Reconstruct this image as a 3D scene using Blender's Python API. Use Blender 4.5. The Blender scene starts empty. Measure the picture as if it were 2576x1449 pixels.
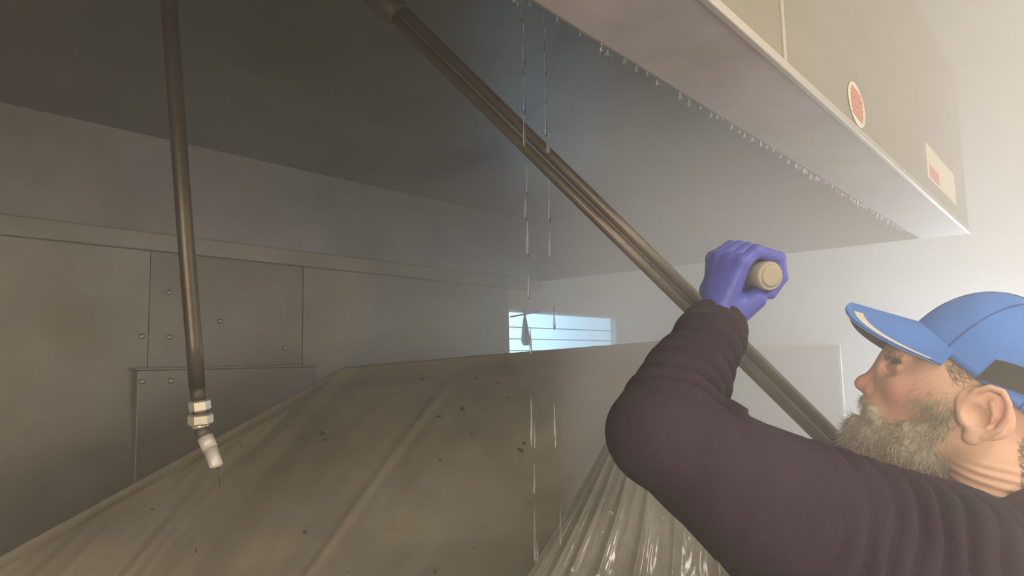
import bpy, bmesh, math, random
import numpy as np
from mathutils import Vector, Matrix, noise as mnoise

random.seed(7)
rng = np.random.default_rng(7)
S = bpy.context.scene
COL = S.collection

# ------------------------------------------------------------------ camera
FPX, CX, CY = 1800.0, 1288.0, 724.5
YAW, PITCH, ROLL = (math.radians(a) for a in (39.26775, 6.02966, -1.30877))
CAM = np.array([0.0, 0.0, 1.65])
FWD = np.array([-math.sin(YAW) * math.cos(PITCH), math.cos(YAW) * math.cos(PITCH), math.sin(PITCH)])
_r = np.cross(FWD, [0, 0, 1]); _r /= np.linalg.norm(_r)
_u = np.cross(_r, FWD)
RGT = _r * math.cos(ROLL) + _u * math.sin(ROLL)
UPV = -_r * math.sin(ROLL) + _u * math.cos(ROLL)
cam_data = bpy.data.cameras.new('camera')
cam_data.sensor_width = 36.0
cam_data.lens = FPX / 2576.0 * 36.0
cam_data.clip_start = 0.02
cam = bpy.data.objects.new('camera', cam_data)
COL.objects.link(cam)
cam.matrix_world = Matrix(((RGT[0], UPV[0], -FWD[0], CAM[0]), (RGT[1], UPV[1], -FWD[1], CAM[1]),
                           (RGT[2], UPV[2], -FWD[2], CAM[2]), (0, 0, 0, 1)))
S.camera = cam


def ray(px, py):
    return RGT * (px - CX) / FPX - UPV * (py - CY) / FPX + FWD


def W(px, py, d):
    """world point seen at a pixel of the photograph, d metres in front of the camera"""
    return CAM + ray(px, py) * d


def onx(px, py, x):
    r = ray(px, py); return CAM + r * ((x - CAM[0]) / r[0])


def onz(px, py, z):
    r = ray(px, py); return CAM + r * ((z - CAM[2]) / r[2])


# ------------------------------------------------------------------ world, lights, exposure
world = bpy.data.worlds.new('sky'); S.world = world
world.use_nodes = True
bg = world.node_tree.nodes['Background']
bg.inputs[0].default_value = (0.46, 0.76, 1.0, 1)
bg.inputs[1].default_value = 2.6
S.view_settings.view_transform = 'Standard'
S.view_settings.look = 'None'
S.view_settings.gamma = 1.0
S.view_settings.use_curve_mapping = False
S.view_settings.exposure = 0.5
S.cycles.volume_bounces = 2
S.cycles.use_light_tree = False
HAZE_DENSITY = 0.05
CLOUD_DENSITY = 0.74
LAMP_POWER = 46.0
FILL_POWER = 25.0
DAY_POWER = 42.0


# ------------------------------------------------------------------ helpers
MATS = {}


def mat(name, col, rough=0.5, metal=0.0, var=0.0, vscale=6.0, stretch=(1, 1, 1), bump=0.0, bscale=60.0,
        col2=None, spec=0.5, coat=0.0, trans=0.0, ior=1.45, sub=0.0, dirt=None, dscale=9.0, dlo=0.62, dhi=0.70):
    m = bpy.data.materials.new(name); m.use_nodes = True
    nt = m.node_tree; b = nt.nodes['Principled BSDF']
    b.inputs['Base Color'].default_value = (*col, 1)
    b.inputs['Roughness'].default_value = rough
    b.inputs['Metallic'].default_value = metal
    b.inputs['Specular IOR Level'].default_value = spec
    b.inputs['Coat Weight'].default_value = coat
    b.inputs['Coat Roughness'].default_value = 0.15
    b.inputs['Transmission Weight'].default_value = trans
    b.inputs['IOR'].default_value = ior
    if sub:
        b.inputs['Subsurface Weight'].default_value = sub
        b.inputs['Subsurface Radius'].default_value = (0.012, 0.005, 0.003)
        b.inputs['Subsurface Scale'].default_value = 0.6
    tc = nt.nodes.new('ShaderNodeTexCoord')
    mp = nt.nodes.new('ShaderNodeMapping'); mp.inputs['Scale'].default_value = stretch
    nt.links.new(tc.outputs['Object'], mp.inputs[0])
    out = None
    if var or col2:
        n = nt.nodes.new('ShaderNodeTexNoise'); n.inputs['Scale'].default_value = vscale
        n.inputs['Detail'].default_value = 3; n.inputs['Roughness'].default_value = 0.6
        nt.links.new(mp.outputs[0], n.inputs['Vector'])
        r = nt.nodes.new('ShaderNodeValToRGB')
        c2 = col2 or tuple(c * (1 - var) for c in col)
        r.color_ramp.elements[0].position = 0.32; r.color_ramp.elements[1].position = 0.68
        r.color_ramp.elements[0].color = (*c2, 1); r.color_ramp.elements[1].color = (*col, 1)
        nt.links.new(n.outputs['Fac'], r.inputs[0]); out = r.outputs[0]
    if dirt:
        n = nt.nodes.new('ShaderNodeTexNoise'); n.inputs['Scale'].default_value = dscale
        n.inputs['Detail'].default_value = 2
        nt.links.new(mp.outputs[0], n.inputs['Vector'])
        r = nt.nodes.new('ShaderNodeValToRGB')
        r.color_ramp.elements[0].position = dlo; r.color_ramp.elements[1].position = dhi
        r.color_ramp.elements[0].color = (0, 0, 0, 1); r.color_ramp.elements[1].color = (1, 1, 1, 1)
        nt.links.new(n.outputs['Fac'], r.inputs[0])
        mx = nt.nodes.new('ShaderNodeMix'); mx.data_type = 'RGBA'
        nt.links.new(r.outputs[0], mx.inputs[0])
        if out: nt.links.new(out, mx.inputs[6])
        else: mx.inputs[6].default_value = (*col, 1)
        mx.inputs[7].default_value = (*dirt, 1); out = mx.outputs[2]
    if out: nt.links.new(out, b.inputs['Base Color'])
    if bump:
        n = nt.nodes.new('ShaderNodeTexNoise'); n.inputs['Scale'].default_value = bscale
        n.inputs['Detail'].default_value = 1.5
        nt.links.new(mp.outputs[0], n.inputs['Vector'])
        bp = nt.nodes.new('ShaderNodeBump'); bp.inputs['Strength'].default_value = bump
        bp.inputs['Distance'].default_value = 0.004
        nt.links.new(n.outputs['Fac'], bp.inputs['Height']); nt.links.new(bp.outputs[0], b.inputs['Normal'])
    MATS[name] = m
    return m


def emat(name, col, strength):
    m = bpy.data.materials.new(name); m.use_nodes = True
    nt = m.node_tree; nt.nodes.remove(nt.nodes['Principled BSDF'])
    e = nt.nodes.new('ShaderNodeEmission'); e.inputs[0].default_value = (*col, 1); e.inputs[1].default_value = strength
    nt.links.new(e.outputs[0], nt.nodes['Material Output'].inputs[0])
    MATS[name] = m
    return m


def tag(o, label=None, cat=None, group=None, kind=None):
    if label: o['label'] = label
    if cat: o['category'] = cat
    if group: o['group'] = group
    if kind: o['kind'] = kind
    return o


def empty(name, loc=(0, 0, 0)):
    o = bpy.data.objects.new(name, None); COL.objects.link(o)
    o.location = loc; o.empty_display_size = 0.1
    return o


def link(name, me, m, parent=None, smooth=False):
    o = bpy.data.objects.new(name, me); COL.objects.link(o)
    if m: me.materials.append(MATS[m] if isinstance(m, str) else m)
    if smooth: me.polygons.foreach_set('use_smooth', [True] * len(me.polygons))
    if parent:
        o.parent = parent
        p, off = parent, Vector((0, 0, 0))
        while p: off += Vector(p.location); p = p.parent
        o.location = -off
    return o


def mesh(name, verts, faces):
    me = bpy.data.meshes.new(name)
    me.from_pydata([tuple(map(float, v)) for v in verts], [], [tuple(map(int, f)) for f in faces]); me.update()
    return me


def obj(name, verts, faces, m, parent=None, smooth=False):
    return link(name, mesh(name, verts, faces), m, parent, smooth)


def boxes(lst, bevel=0.0):
    bm = bmesh.new()
    for lo, hi in lst:
        lo, hi = Vector(lo), Vector(hi)
        r = bmesh.ops.create_cube(bm, size=1.0, matrix=Matrix.Translation((lo + hi) / 2) @ Matrix.Diagonal((*(hi - lo), 1)))
    if bevel:
        bmesh.ops.bevel(bm, geom=bm.edges[:], offset=bevel, segments=2, affect='EDGES', profile=0.5)
    return bm


def bmobj(name, bm, m, parent=None, smooth=False):
    me = bpy.data.meshes.new(name); bm.to_mesh(me); bm.free()
    return link(name, me, m, parent, smooth)


def box(name, lo, hi, m, parent=None, bevel=0.0):
    return bmobj(name, boxes([(lo, hi)], bevel), m, parent)


def frame_of(d):
    d = np.asarray(d, float); d = d / np.linalg.norm(d)
    a = np.array([0, 0, 1.0]) if abs(d[2]) < 0.9 else np.array([1.0, 0, 0])
    x = np.cross(a, d); x /= np.linalg.norm(x)
    return x, np.cross(d, x), d


def tube_vf(pts, radii, seg=16, cap=True, xdir=None):
    pts = [np.asarray(p, float) for p in pts]; n = len(pts)
    V, F = [], []
    for i, p in enumerate(pts):
        d = pts[min(i + 1, n - 1)] - pts[max(i - 1, 0)]
        x, y, _ = frame_of(d)
        if xdir is not None:
            y = np.cross(d / np.linalg.norm(d), xdir); y /= np.linalg.norm(y); x = np.cross(y, d / np.linalg.norm(d))
        for k in range(seg):
            a = 2 * math.pi * k / seg
            V.append(p + radii[i] * (math.cos(a) * x + math.sin(a) * y))
    for i in range(n - 1):
        for k in range(seg):
            k2 = (k + 1) % seg
            F.append((i * seg + k, i * seg + k2, (i + 1) * seg + k2, (i + 1) * seg + k))
    if cap:
        F.append(tuple(range(seg - 1, -1, -1))); F.append(tuple((n - 1) * seg + k for k in range(seg)))
    return V, F


def tube(name, pts, radii, m, parent=None, seg=16, smooth=True):
    if not hasattr(radii, '__len__'): radii = [radii] * len(pts)
    V, F = tube_vf(pts, radii, seg)
    o = obj(name, V, F, m, parent, False)
    if smooth:
        for p in o.data.polygons:
            p.use_smooth = len(p.vertices) == 4
    return o


# -------- signed distance bodies (smooth unions meshed with surface nets)
def capsule(P, a, b, ra, rb):
    a, b = np.asarray(a, np.float32), np.asarray(b, np.float32)
    ab = b - a; t = np.clip(((P - a) @ ab) / max(float(ab @ ab), 1e-9), 0, 1)
    d = np.linalg.norm(P - a - t[:, None] * ab, axis=1)
    return d - (ra + (rb - ra) * t)


def ellip(P, c, r, R=None):
    q = P - np.asarray(c, np.float32)
    if R is not None: q = q @ np.asarray(R, np.float32).T
    r = np.asarray(r, np.float32)
    k0 = np.linalg.norm(q / r, axis=1); k1 = np.linalg.norm(q / (r * r), axis=1) + 1e-9
    return k0 * (k0 - 1) / k1


def smin(a, b, k):
    h = np.clip(0.5 + 0.5 * (b - a) / k, 0, 1)
    return b + (a - b) * h - k * h * (1 - h)


def smax(a, b, k): return -smin(-a, -b, k)


def surface_nets(fn, lo, hi, h):
    lo = np.asarray(lo, float); hi = np.asarray(hi, float)
    n = np.ceil((hi - lo) / h).astype(int) + 1
    ax = [lo[i] + h * np.arange(n[i]) for i in range(3)]
    val = np.empty(n, np.float32)
    yz = np.stack(np.meshgrid(ax[1], ax[2], indexing='ij'), -1).reshape(-1, 2)
    step = max(1, 400000 // len(yz))
    for i in range(0, n[0], step):
        xs = ax[0][i:i + step]
        P = np.empty((len(xs) * len(yz), 3), np.float32)
        P[:, 0] = np.repeat(xs, len(yz)); P[:, 1:] = np.tile(yz, (len(xs), 1))
        val[i:i + step] = fn(P).reshape(len(xs), n[1], n[2])
    neg = val < 0
    cnt = np.zeros(n - 1, np.int8)
    offs = [(i, j, k) for i in (0, 1) for j in (0, 1) for k in (0, 1)]
    sl = lambda o: tuple(slice(o[a], n[a] - 1 + o[a]) for a in range(3))
    for o in offs: cnt += neg[sl(o)]
    act = (cnt > 0) & (cnt < 8)
    idx = np.argwhere(act)
    vid = -np.ones(n - 1, np.int64); vid[act] = np.arange(len(idx))
    acc = np.zeros((len(idx), 3)); num = np.zeros(len(idx))
    for a in range(3):
        for o in offs:
            if o[a]: continue
            o2 = list(o); o2[a] = 1
            v0 = val[tuple((idx + o).T)]; v1 = val[tuple((idx + o2).T)]
            cr = (v0 < 0) != (v1 < 0)
            t = np.where(cr, v0 / np.where(cr, v0 - v1, 1), 0)
            p = np.repeat(np.array([o], float), len(idx), 0); p[:, a] = t
            acc[cr] += p[cr]; num[cr] += 1
    verts = lo + h * (idx + acc / num[:, None])
    faces = []
    for a in range(3):
        b, c = (a + 1) % 3, (a + 2) % 3
        s0 = [slice(None)] * 3; s1 = [slice(None)] * 3
        s0[a] = slice(0, n[a] - 1); s1[a] = slice(1, n[a])
        ch = neg[tuple(s0)] != neg[tuple(s1)]
        e = np.argwhere(ch)
        e = e[(e[:, b] > 0) & (e[:, c] > 0) & (e[:, b] < n[b] - 1) & (e[:, c] < n[c] - 1)]
        inside = neg[tuple(e.T)]
        def V(db, dc):
            q = e.copy(); q[:, b] -= db; q[:, c] -= dc
            return vid[tuple(q.T)]
        quad = np.stack([V(1, 1), V(0, 1), V(0, 0), V(1, 0)], 1)
        quad[~inside] = quad[~inside][:, ::-1]
        faces.append(quad)
    return verts, np.concatenate(faces)


def sdf_obj(name, fn, lo, hi, h, m, parent, post=None):
    v, f = surface_nets(fn, lo, hi, h)
    if post is not None: v = post(v, f)
    me = bpy.data.meshes.new(name)
    me.vertices.add(len(v)); me.vertices.foreach_set('co', v.astype(np.float32).ravel())
    me.loops.add(len(f) * 4); me.loops.foreach_set('vertex_index', f.astype(np.int32).ravel())
    me.polygons.add(len(f)); me.polygons.foreach_set('loop_start', np.arange(0, len(f) * 4, 4, dtype=np.int32))
    me.update(calc_edges=True); me.validate()
    return link(name, me, m, parent, True)


def vnormals(v, f):
    n = np.zeros_like(v)
    fn = np.cross(v[f[:, 2]] - v[f[:, 0]], v[f[:, 3]] - v[f[:, 1]])
    for k in range(4): np.add.at(n, f[:, k], fn)
    return n / (np.linalg.norm(n, axis=1, keepdims=True) + 1e-12)


def vnoise(p, s):
    return np.array([mnoise.noise(Vector(q * s)) for q in p])


def strands(roots, dirs, length, rad, curl=0.4, nseg=4, jitter=0.35, grav=(0, 0, -1)):
    """thin three-sided hairs joined in one mesh"""
    V, F = [], []
    g = np.asarray(grav, float)
    for p, d in zip(roots, dirs):
        d = d + rng.normal(0, jitter, 3); d /= np.linalg.norm(d)
        L = length * rng.uniform(0.6, 1.3); q = np.array(p, float); k = rng.normal(0, curl, 3)
        base = len(V)
        for i in range(nseg + 1):
            t = i / nseg; x, y, _ = frame_of(d); r = rad * (1 - 0.8 * t)
            for a in range(3):
                an = 2.094 * a; V.append(q + r * (math.cos(an) * x + math.sin(an) * y))
            q = q + d * (L / nseg); d = d + k * (1.0 if i % 2 == 0 else -0.2) + g * 0.08; d /= np.linalg.norm(d)
        for i in range(nseg):
            for a in range(3):
                b = (a + 1) % 3
                F.append((base + i * 3 + a, base + i * 3 + b, base + i * 3 + 3 + b, base + i * 3 + 3 + a))
    return V, F


# ------------------------------------------------------------------ materials
STEEL = dict(rough=0.42, metal=0.55, bump=0.05, bscale=25)
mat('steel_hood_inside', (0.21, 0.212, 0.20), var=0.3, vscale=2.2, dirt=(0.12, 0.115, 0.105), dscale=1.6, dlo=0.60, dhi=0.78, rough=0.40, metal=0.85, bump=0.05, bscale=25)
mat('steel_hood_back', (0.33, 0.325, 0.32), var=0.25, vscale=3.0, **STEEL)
mat('steel_front', (0.30, 0.275, 0.225), rough=0.42, metal=0.3, var=0.12, vscale=3.0, stretch=(1, 0.4, 6))
mat('steel_gutter', (0.50, 0.47, 0.49), rough=0.6, metal=0.2, var=0.2, vscale=8.0, bump=0.1, bscale=40)
mat('steel_edge', (0.52, 0.49, 0.44), rough=0.4, metal=0.5)
mat('steel_wall', (0.31, 0.297, 0.258), var=0.22, vscale=3.2, stretch=(1, 1, 1.5), dirt=(0.21, 0.195, 0.155), dscale=2.5, dlo=0.55, dhi=0.75, rough=0.45, metal=0.35, bump=0.06, bscale=18)
mat('steel_plate', (0.26, 0.245, 0.215), var=0.22, vscale=4.0, rough=0.45, metal=0.35, bump=0.06, bscale=18)
mat('seam', (0.10, 0.09, 0.07), rough=0.8)
mat('screw', (0.30, 0.28, 0.24), rough=0.4, metal=0.8)
mat('pale_plaster', (0.52, 0.445, 0.34), rough=0.8, var=0.06, vscale=2.0)
mat('ceiling_white', (0.34, 0.31, 0.25), rough=0.9, var=0.12, vscale=1.5)
mat('floor_tile', (0.30, 0.24, 0.20), rough=0.5, var=0.3, vscale=4.0)
mat('window_frame', (0.75, 0.75, 0.74), rough=0.5, var=0.05)
mat('blind', (0.80, 0.84, 0.88), rough=0.6, var=0.03)
mat('cord', (0.30, 0.33, 0.40), rough=0.6, var=0.1)
mat('glass', (1, 1, 1), rough=0.02, trans=1.0, ior=1.02, spec=0.2)
mat('water', (1, 1, 1), rough=0.03, trans=1.0, ior=1.33)
mat('cabinet_steel', (0.66, 0.62, 0.53), rough=0.45, metal=0.3, var=0.12, vscale=5, stretch=(4, 4, 0.5))
mat('tarp', (0.27, 0.245, 0.185), col2=(0.185, 0.165, 0.125), rough=0.42, vscale=3.2, bump=0.25, bscale=9, dirt=(0.07, 0.055, 0.04), dscale=26, dlo=0.70, dhi=0.74)
mat('clear_sheet', (0.30, 0.285, 0.25), rough=0.16, var=0.25, vscale=14, bump=0.25, bscale=60, coat=0.6, dirt=(0.70, 0.68, 0.62), dscale=60, dlo=0.69, dhi=0.73)
mat('pipe_steel', (0.135, 0.115, 0.09), rough=0.42, metal=0.7, var=0.3, vscale=12)
mat('pipe_dark', (0.10, 0.085, 0.07), rough=0.5, metal=0.5, var=0.3, vscale=12)
mat('chrome', (0.85, 0.80, 0.70), rough=0.22, metal=0.85, var=0.1, vscale=30)
mat('nozzle_white', (0.62, 0.57, 0.53), rough=0.45, metal=0.2, var=0.15, vscale=30)
mat('lance_steel', (0.19, 0.165, 0.135), rough=0.48, metal=0.7, var=0.25, vscale=18)
mat('lance_web', (0.09, 0.075, 0.065), rough=0.5, metal=0.3, var=0.3, vscale=18)
mat('rubber', (0.06, 0.055, 0.05), rough=0.6, var=0.3, vscale=20, bump=0.2, bscale=120)
mat('handle_cream', (0.46, 0.41, 0.32), rough=0.5, var=0.2, vscale=30, bump=0.15, bscale=60)
mat('shirt', (0.043, 0.031, 0.046), rough=0.85, var=0.25, vscale=9, bump=0.25, bscale=350, spec=0.25)
mat('glove', (0.11, 0.13, 0.56), rough=0.42, var=0.2, vscale=18, bump=0.15, bscale=90)
mat('cap_blue', (0.11, 0.29, 0.80), rough=0.8, var=0.12, vscale=10, bump=0.2, bscale=400, spec=0.3)
mat('cap_seam', (0.05, 0.13, 0.40), rough=0.85, var=0.1)
mat('cap_under', (0.055, 0.05, 0.05), rough=0.9, var=0.1)
mat('cap_white', (0.82, 0.78, 0.68), rough=0.6, var=0.05)
mat('strap_dark', (0.05, 0.047, 0.043), rough=0.8, var=0.1)
mat('beard', (0.56, 0.50, 0.39), rough=0.6, col2=(0.33, 0.285, 0.21), vscale=28, bump=0.5, bscale=220)
mat('moustache', (0.62, 0.57, 0.44), rough=0.6, col2=(0.40, 0.35, 0.26), vscale=40)
mat('hair_grey', (0.22, 0.185, 0.15), rough=0.6, col2=(0.36, 0.32, 0.26), vscale=60)
mat('eye_white', (0.75, 0.72, 0.68), rough=0.2)
mat('eye_iris', (0.06, 0.05, 0.045), rough=0.1)
mat('trousers', (0.045, 0.045, 0.05), rough=0.85, var=0.2)
mat('boot', (0.03, 0.027, 0.025), rough=0.5, var=0.2)
mat('sticker_cream', (0.88, 0.82, 0.60), rough=0.5, var=0.05)
mat('sticker_red', (0.78, 0.13, 0.10), rough=0.5, var=0.05)
mat('lamp_white', (0.8, 0.8, 0.78), rough=0.5)
# skin: ruddy nose and cheeks come from a painted-in skin colour attribute
m = mat('skin', (0.56, 0.30, 0.19), rough=0.5, bump=0.12, bscale=140)
nt = m.node_tree
at = nt.nodes.new('ShaderNodeAttribute'); at.attribute_name = 'ruddy'
mx = nt.nodes.new('ShaderNodeMix'); mx.data_type = 'RGBA'
mx.inputs[6].default_value = (0.82, 0.51, 0.36, 1); mx.inputs[7].default_value = (0.76, 0.32, 0.25, 1)
nt.links.new(at.outputs['Fac'], mx.inputs[0]); nt.links.new(mx.outputs[2], nt.nodes['Principled BSDF'].inputs['Base Color'])

# ------------------------------------------------------------------ room
XB, YE, XR, YR, ZC = -2.12, 4.2, 2.3, -2.0, 3.1
ZH, ZI, XF, XG = 2.05, 2.34, -0.31, -0.462      # hood rim, hood ceiling, hood front, gutter inner edge
Y0, Y1 = -1.3, 2.8                              # hood ends
tag(box('floor', (XB, YR, -0.1), (XR, YE, 0), 'floor_tile'), kind='structure')
tag(box('ceiling', (XB, YR, ZC), (XR, YE, ZC + 0.1), 'ceiling_white'), kind='structure')
WY0, WY1, WZ0, WZ1 = 2.565, 3.555, 1.22, 1.905   # window opening
wb = boxes([((XB - 0.06, YR, 0), (XB, WY0, ZC)), ((XB - 0.06, WY1, 0), (XB, YE, ZC)),
            ((XB - 0.06, WY0, 0), (XB, WY1, WZ0)), ((XB - 0.06, WY0, WZ1), (XB, WY1, ZC))])
wall_back = tag(bmobj('wall_back', wb, 'pale_plaster'), kind='structure')
tag(box('wall_end', (XB - 0.15, YE, 0), (XR + 0.1, YE + 0.1, ZC), 'pale_plaster'), kind='structure')
tag(box('wall_right', (XR, YR, 0), (XR + 0.1, YE, ZC), 'pale_plaster'), kind='structure')
tag(box('wall_rear', (XB - 0.15, YR - 0.1, 0), (XR + 0.1, YR, ZC), 'pale_plaster'), kind='structure')
# moulding line on the end wall
tag(box('trim_1', (-1.05, YE - 0.012, 2.035), (XR, YE, 2.058), 'pale_plaster', bevel=0.003), kind='structure')
# steel sheets screwed to the back wall, each with its own edges
for (ya, yb, za, zb, t, mm) in ((Y0 - 0.4, 0.929, 0.9, 1.999, 0.005, 'steel_wall'), (0.931, 1.444, 0.9, 1.999, 0.005, 'steel_plate'),
                                (1.446, 2.555, 0.9, 1.999, 0.008, 'steel_wall')):
    box('panel', (XB, ya, za), (XB + t, yb, zb), mm, wall_back, bevel=0.0006)
box('cover_plate', (XB + 0.005, 0.893, 1.15), (XB + 0.03, 1.473, 1.655), 'steel_plate', wall_back, bevel=0.003)
box('cover_plate_rim', (XB + 0.005, 0.885, 1.655), (XB + 0.034, 1.481, 1.661), 'steel_plate', wall_back, bevel=0.001)
sv, sf = tube_vf([(0, 0, 0), (0.004, 0, 0), (0.006, 0, 0)], [0.008, 0.008, 0.004], 10)
sm = mesh('screw', sv, sf)
for (px, py) in ((356, 846), (426, 736), (357, 960), (430, 958), (553, 808), (716, 876), (426, 848)):
    o = link('screw', sm, None, wall_back); p = onx(px, py, XB + (0.03 if py > 940 else 0.005))
    o.location = Vector(p)
sm.materials.append(MATS['screw'])

# window beyond the end of the hood
win = empty('window_1', (XB, (WY0 + WY1) / 2, WZ0)); tag(win, kind='structure')
fr = boxes([((XB - 0.05, WY0, WZ0), (XB - 0.015, WY0 + 0.012, WZ1)), ((XB - 0.05, WY1 - 0.012, WZ0), (XB - 0.015, WY1, WZ1)),
            ((XB - 0.05, WY0, WZ0), (XB - 0.015, WY1, WZ0 + 0.012)), ((XB - 0.05, WY0, WZ1 - 0.012), (XB - 0.015, WY1, WZ1))])
bmobj('window_frame', fr, 'window_frame', win)
box('pane', (XB - 0.045, WY0 + 0.01, WZ0 + 0.01), (XB - 0.04, WY1 - 0.01, WZ1 - 0.01), 'glass', win)
for k in range(11):                                # thin open blind slats
    z = WZ0 + 0.05 + k * 0.055
    o = box('blind_slat', (-0.012, -(WY1 - WY0) / 2 + 0.01, -0.0012), (0.012, (WY1 - WY0) / 2 - 0.01, 0.0012), 'blind', win)
    o.location = (-0.012, 0, z - WZ0); o.rotation_euler = (0, math.radians(-4), 0)
pc = onx(1320, 790, XB - 0.004)
tube('blind_cord', [(pc[0], pc[1], WZ1 + 0.005), (pc[0], pc[1], pc[2] - 0.02)], 0.006, 'cord', win, 8)
tube('cord_tassel', [pc + np.array([0, 0, -0.02]), pc + np.array([0, 0, -0.07]), pc + np.array([0, 0.004, -0.13]), pc + np.array([0, 0.004, -0.15])],
     [0.008, 0.016, 0.024, 0.014], 'cord', win, 12)
a_, b_ = onx(1284, 797, XB - 0.006), onx(1362, 783, XB - 0.006)
tube('tilt_wand', [a_, b_], 0.004, 'cord', win, 8)
box('blind_bracket', (XB - 0.02, b_[1] - 0.01, b_[2] - 0.012), (XB - 0.002, b_[1] + 0.06, WZ1 + 0.002), 'blind', win)

# pale steel cabinet standing beyond the hood
cc = W(2112, 866, 3.0)
cab = empty('steel_cabinet', (cc[0], cc[1], 0))
cab.rotation_euler = (0, 0, math.radians(14.0))
tag(cab, 'tall pale steel cabinet standing by the end wall behind the raised arm', 'cabinet')
cx0, cx1, cy0, cy1 = cc[0] - 0.96, cc[0], cc[1], cc[1] + 0.3
box('body', (cx0, cy0 + 0.025, 0.12), (cx1, cy1, cc[2]), 'cabinet_steel', cab, bevel=0.001)
for s in (0, 1):
    xa = cx0 + 0.005 + s * 0.48
    d = box('door', (xa, cy0, 0.14), (xa + 0.47, cy0 + 0.024, cc[2] - 0.02), 'cabinet_steel', cab, bevel=0.001)
    tube('handle', [(cx0 + 0.48 + (s * 2 - 1) * 0.05, cy0 - 0.03, 0.9), (cx0 + 0.48 + (s * 2 - 1) * 0.05, cy0 - 0.03, 1.3)], 0.01, 'screw', d, 10)
for x in (cx0 + 0.06, cx1 - 0.06):
    for y in (cy0 + 0.08, cy1 - 0.06):
        tube('leg', [(x, y, 0), (x, y, 0.13)], 0.025, 'screw', cab, 12)


# ceiling lamps of the kitchen
def ceiling_lamp(x, y, label, power):
    t = empty('ceiling_lamp', (x, y, ZC)); tag(t, label, 'lamp', 'ceiling lamps of the kitchen')
    bmobj('housing', boxes([((x - 0.3, y - 0.6, ZC - 0.06), (x - 0.28, y + 0.6, ZC)), ((x + 0.28, y - 0.6, ZC - 0.06), (x + 0.3, y + 0.6, ZC)),
                            ((x - 0.3, y - 0.6, ZC - 0.06), (x + 0.3, y - 0.58, ZC)), ((x - 0.3, y + 0.58, ZC - 0.06), (x + 0.3, y + 0.6, ZC))]), 'lamp_white', t)
    ld = bpy.data.lights.new('lamp_light', 'AREA'); ld.shape = 'RECTANGLE'; ld.size = 0.55; ld.size_y = 1.15
    ld.energy = power; ld.color = (1.0, 0.90, 0.74)
    lo = bpy.data.objects.new('lamp_light', ld); COL.objects.link(lo); lo.parent = t; lo.location = (0, 0, -0.03)


ceiling_lamp(1.4, 0.3, 'ceiling lamp panel nearest the hood front', LAMP_POWER * 0.8)
ceiling_lamp(1.0, 3.0, 'ceiling lamp panel nearest the end wall', LAMP_POWER * 0.35)
ceiling_lamp(1.0, -1.1, 'ceiling lamp panel behind the viewpoint', LAMP_POWER * 0.15)



# unseen area lights in plain window frames, added for soft light under the hood
def framed_light(name, c, w, h, rot, power, col=(1.0, 0.91, 0.76)):
    t = empty(name, c); t.rotation_euler = (0, 0, rot); tag(t, kind='structure')
    bm = boxes([((-w / 2 - 0.06, -0.03, -h / 2 - 0.06), (-w / 2, 0.01, h / 2 + 0.06)), ((w / 2, -0.03, -h / 2 - 0.06), (w / 2 + 0.06, 0.01, h / 2 + 0.06)),
                ((-w / 2, -0.03, -h / 2 - 0.06), (w / 2, 0.01, -h / 2)), ((-w / 2, -0.03, h / 2), (w / 2, 0.01, h / 2 + 0.06)), ((-0.03, -0.03, -h / 2), (0.03, 0.0, h / 2))])
    o = bmobj('window_frame', bm, 'window_frame'); o.parent = t
    ld = bpy.data.lights.new('added_light', 'AREA'); ld.shape = 'RECTANGLE'; ld.size = w; ld.size_y = h
    ld.energy = power; ld.color = col
    lo = bpy.data.objects.new('added_light', ld); COL.objects.link(lo); lo.parent = t
    lo.location = (0, 0.004, 0); lo.rotation_euler = (math.radians(90), 0, 0)


framed_light('fill_light_2', (XR - 0.012, 2.75, 1.5), 2.4, 1.1, math.radians(90), FILL_POWER * 1.95)  # added fill from the right, out of view
framed_light('fill_light_3', (1.25, YR + 0.012, 1.55), 1.7, 1.2, 0.0, FILL_POWER * 1.85)  # added fill from behind the viewpoint
framed_light('unseen_window_4', (-0.34, YE - 0.012, 1.45), 0.54, 0.56, math.radians(180), DAY_POWER, (0.78, 0.88, 1.0))  # daylight source added unseen behind the head, for the hood's back sheet

# ------------------------------------------------------------------ exhaust hood
hood = empty('exhaust_hood', (-1.2, 0.75, ZH))
tag(hood, 'long stainless steel exhaust hood open underneath, dripping along its front gutter', 'hood')
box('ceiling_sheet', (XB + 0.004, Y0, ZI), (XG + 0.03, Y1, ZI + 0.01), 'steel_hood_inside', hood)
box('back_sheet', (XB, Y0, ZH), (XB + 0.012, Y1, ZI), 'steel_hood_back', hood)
box('back_flange', (XB, Y0, 1.999), (XB + 0.03, Y1, ZH), 'steel_wall', hood, bevel=0.002)
box('end_sheet', (XB, Y1, ZH), (XF, Y1 + 0.012, 2.6), 'steel_hood_back', hood, bevel=0.002).data.name = 'end_sheet'
box('end_sheet', (XB, Y0 - 0.012, ZH), (XF, Y0, 2.6), 'steel_hood_back', hood)
box('front_sheet', (XF - 0.008, Y0, ZH + 0.004), (XF, Y1, 2.6), 'steel_front', hood)
box('roof_sheet', (XB, Y0, 2.6), (XF, Y1, 2.61), 'steel_front', hood)
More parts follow.
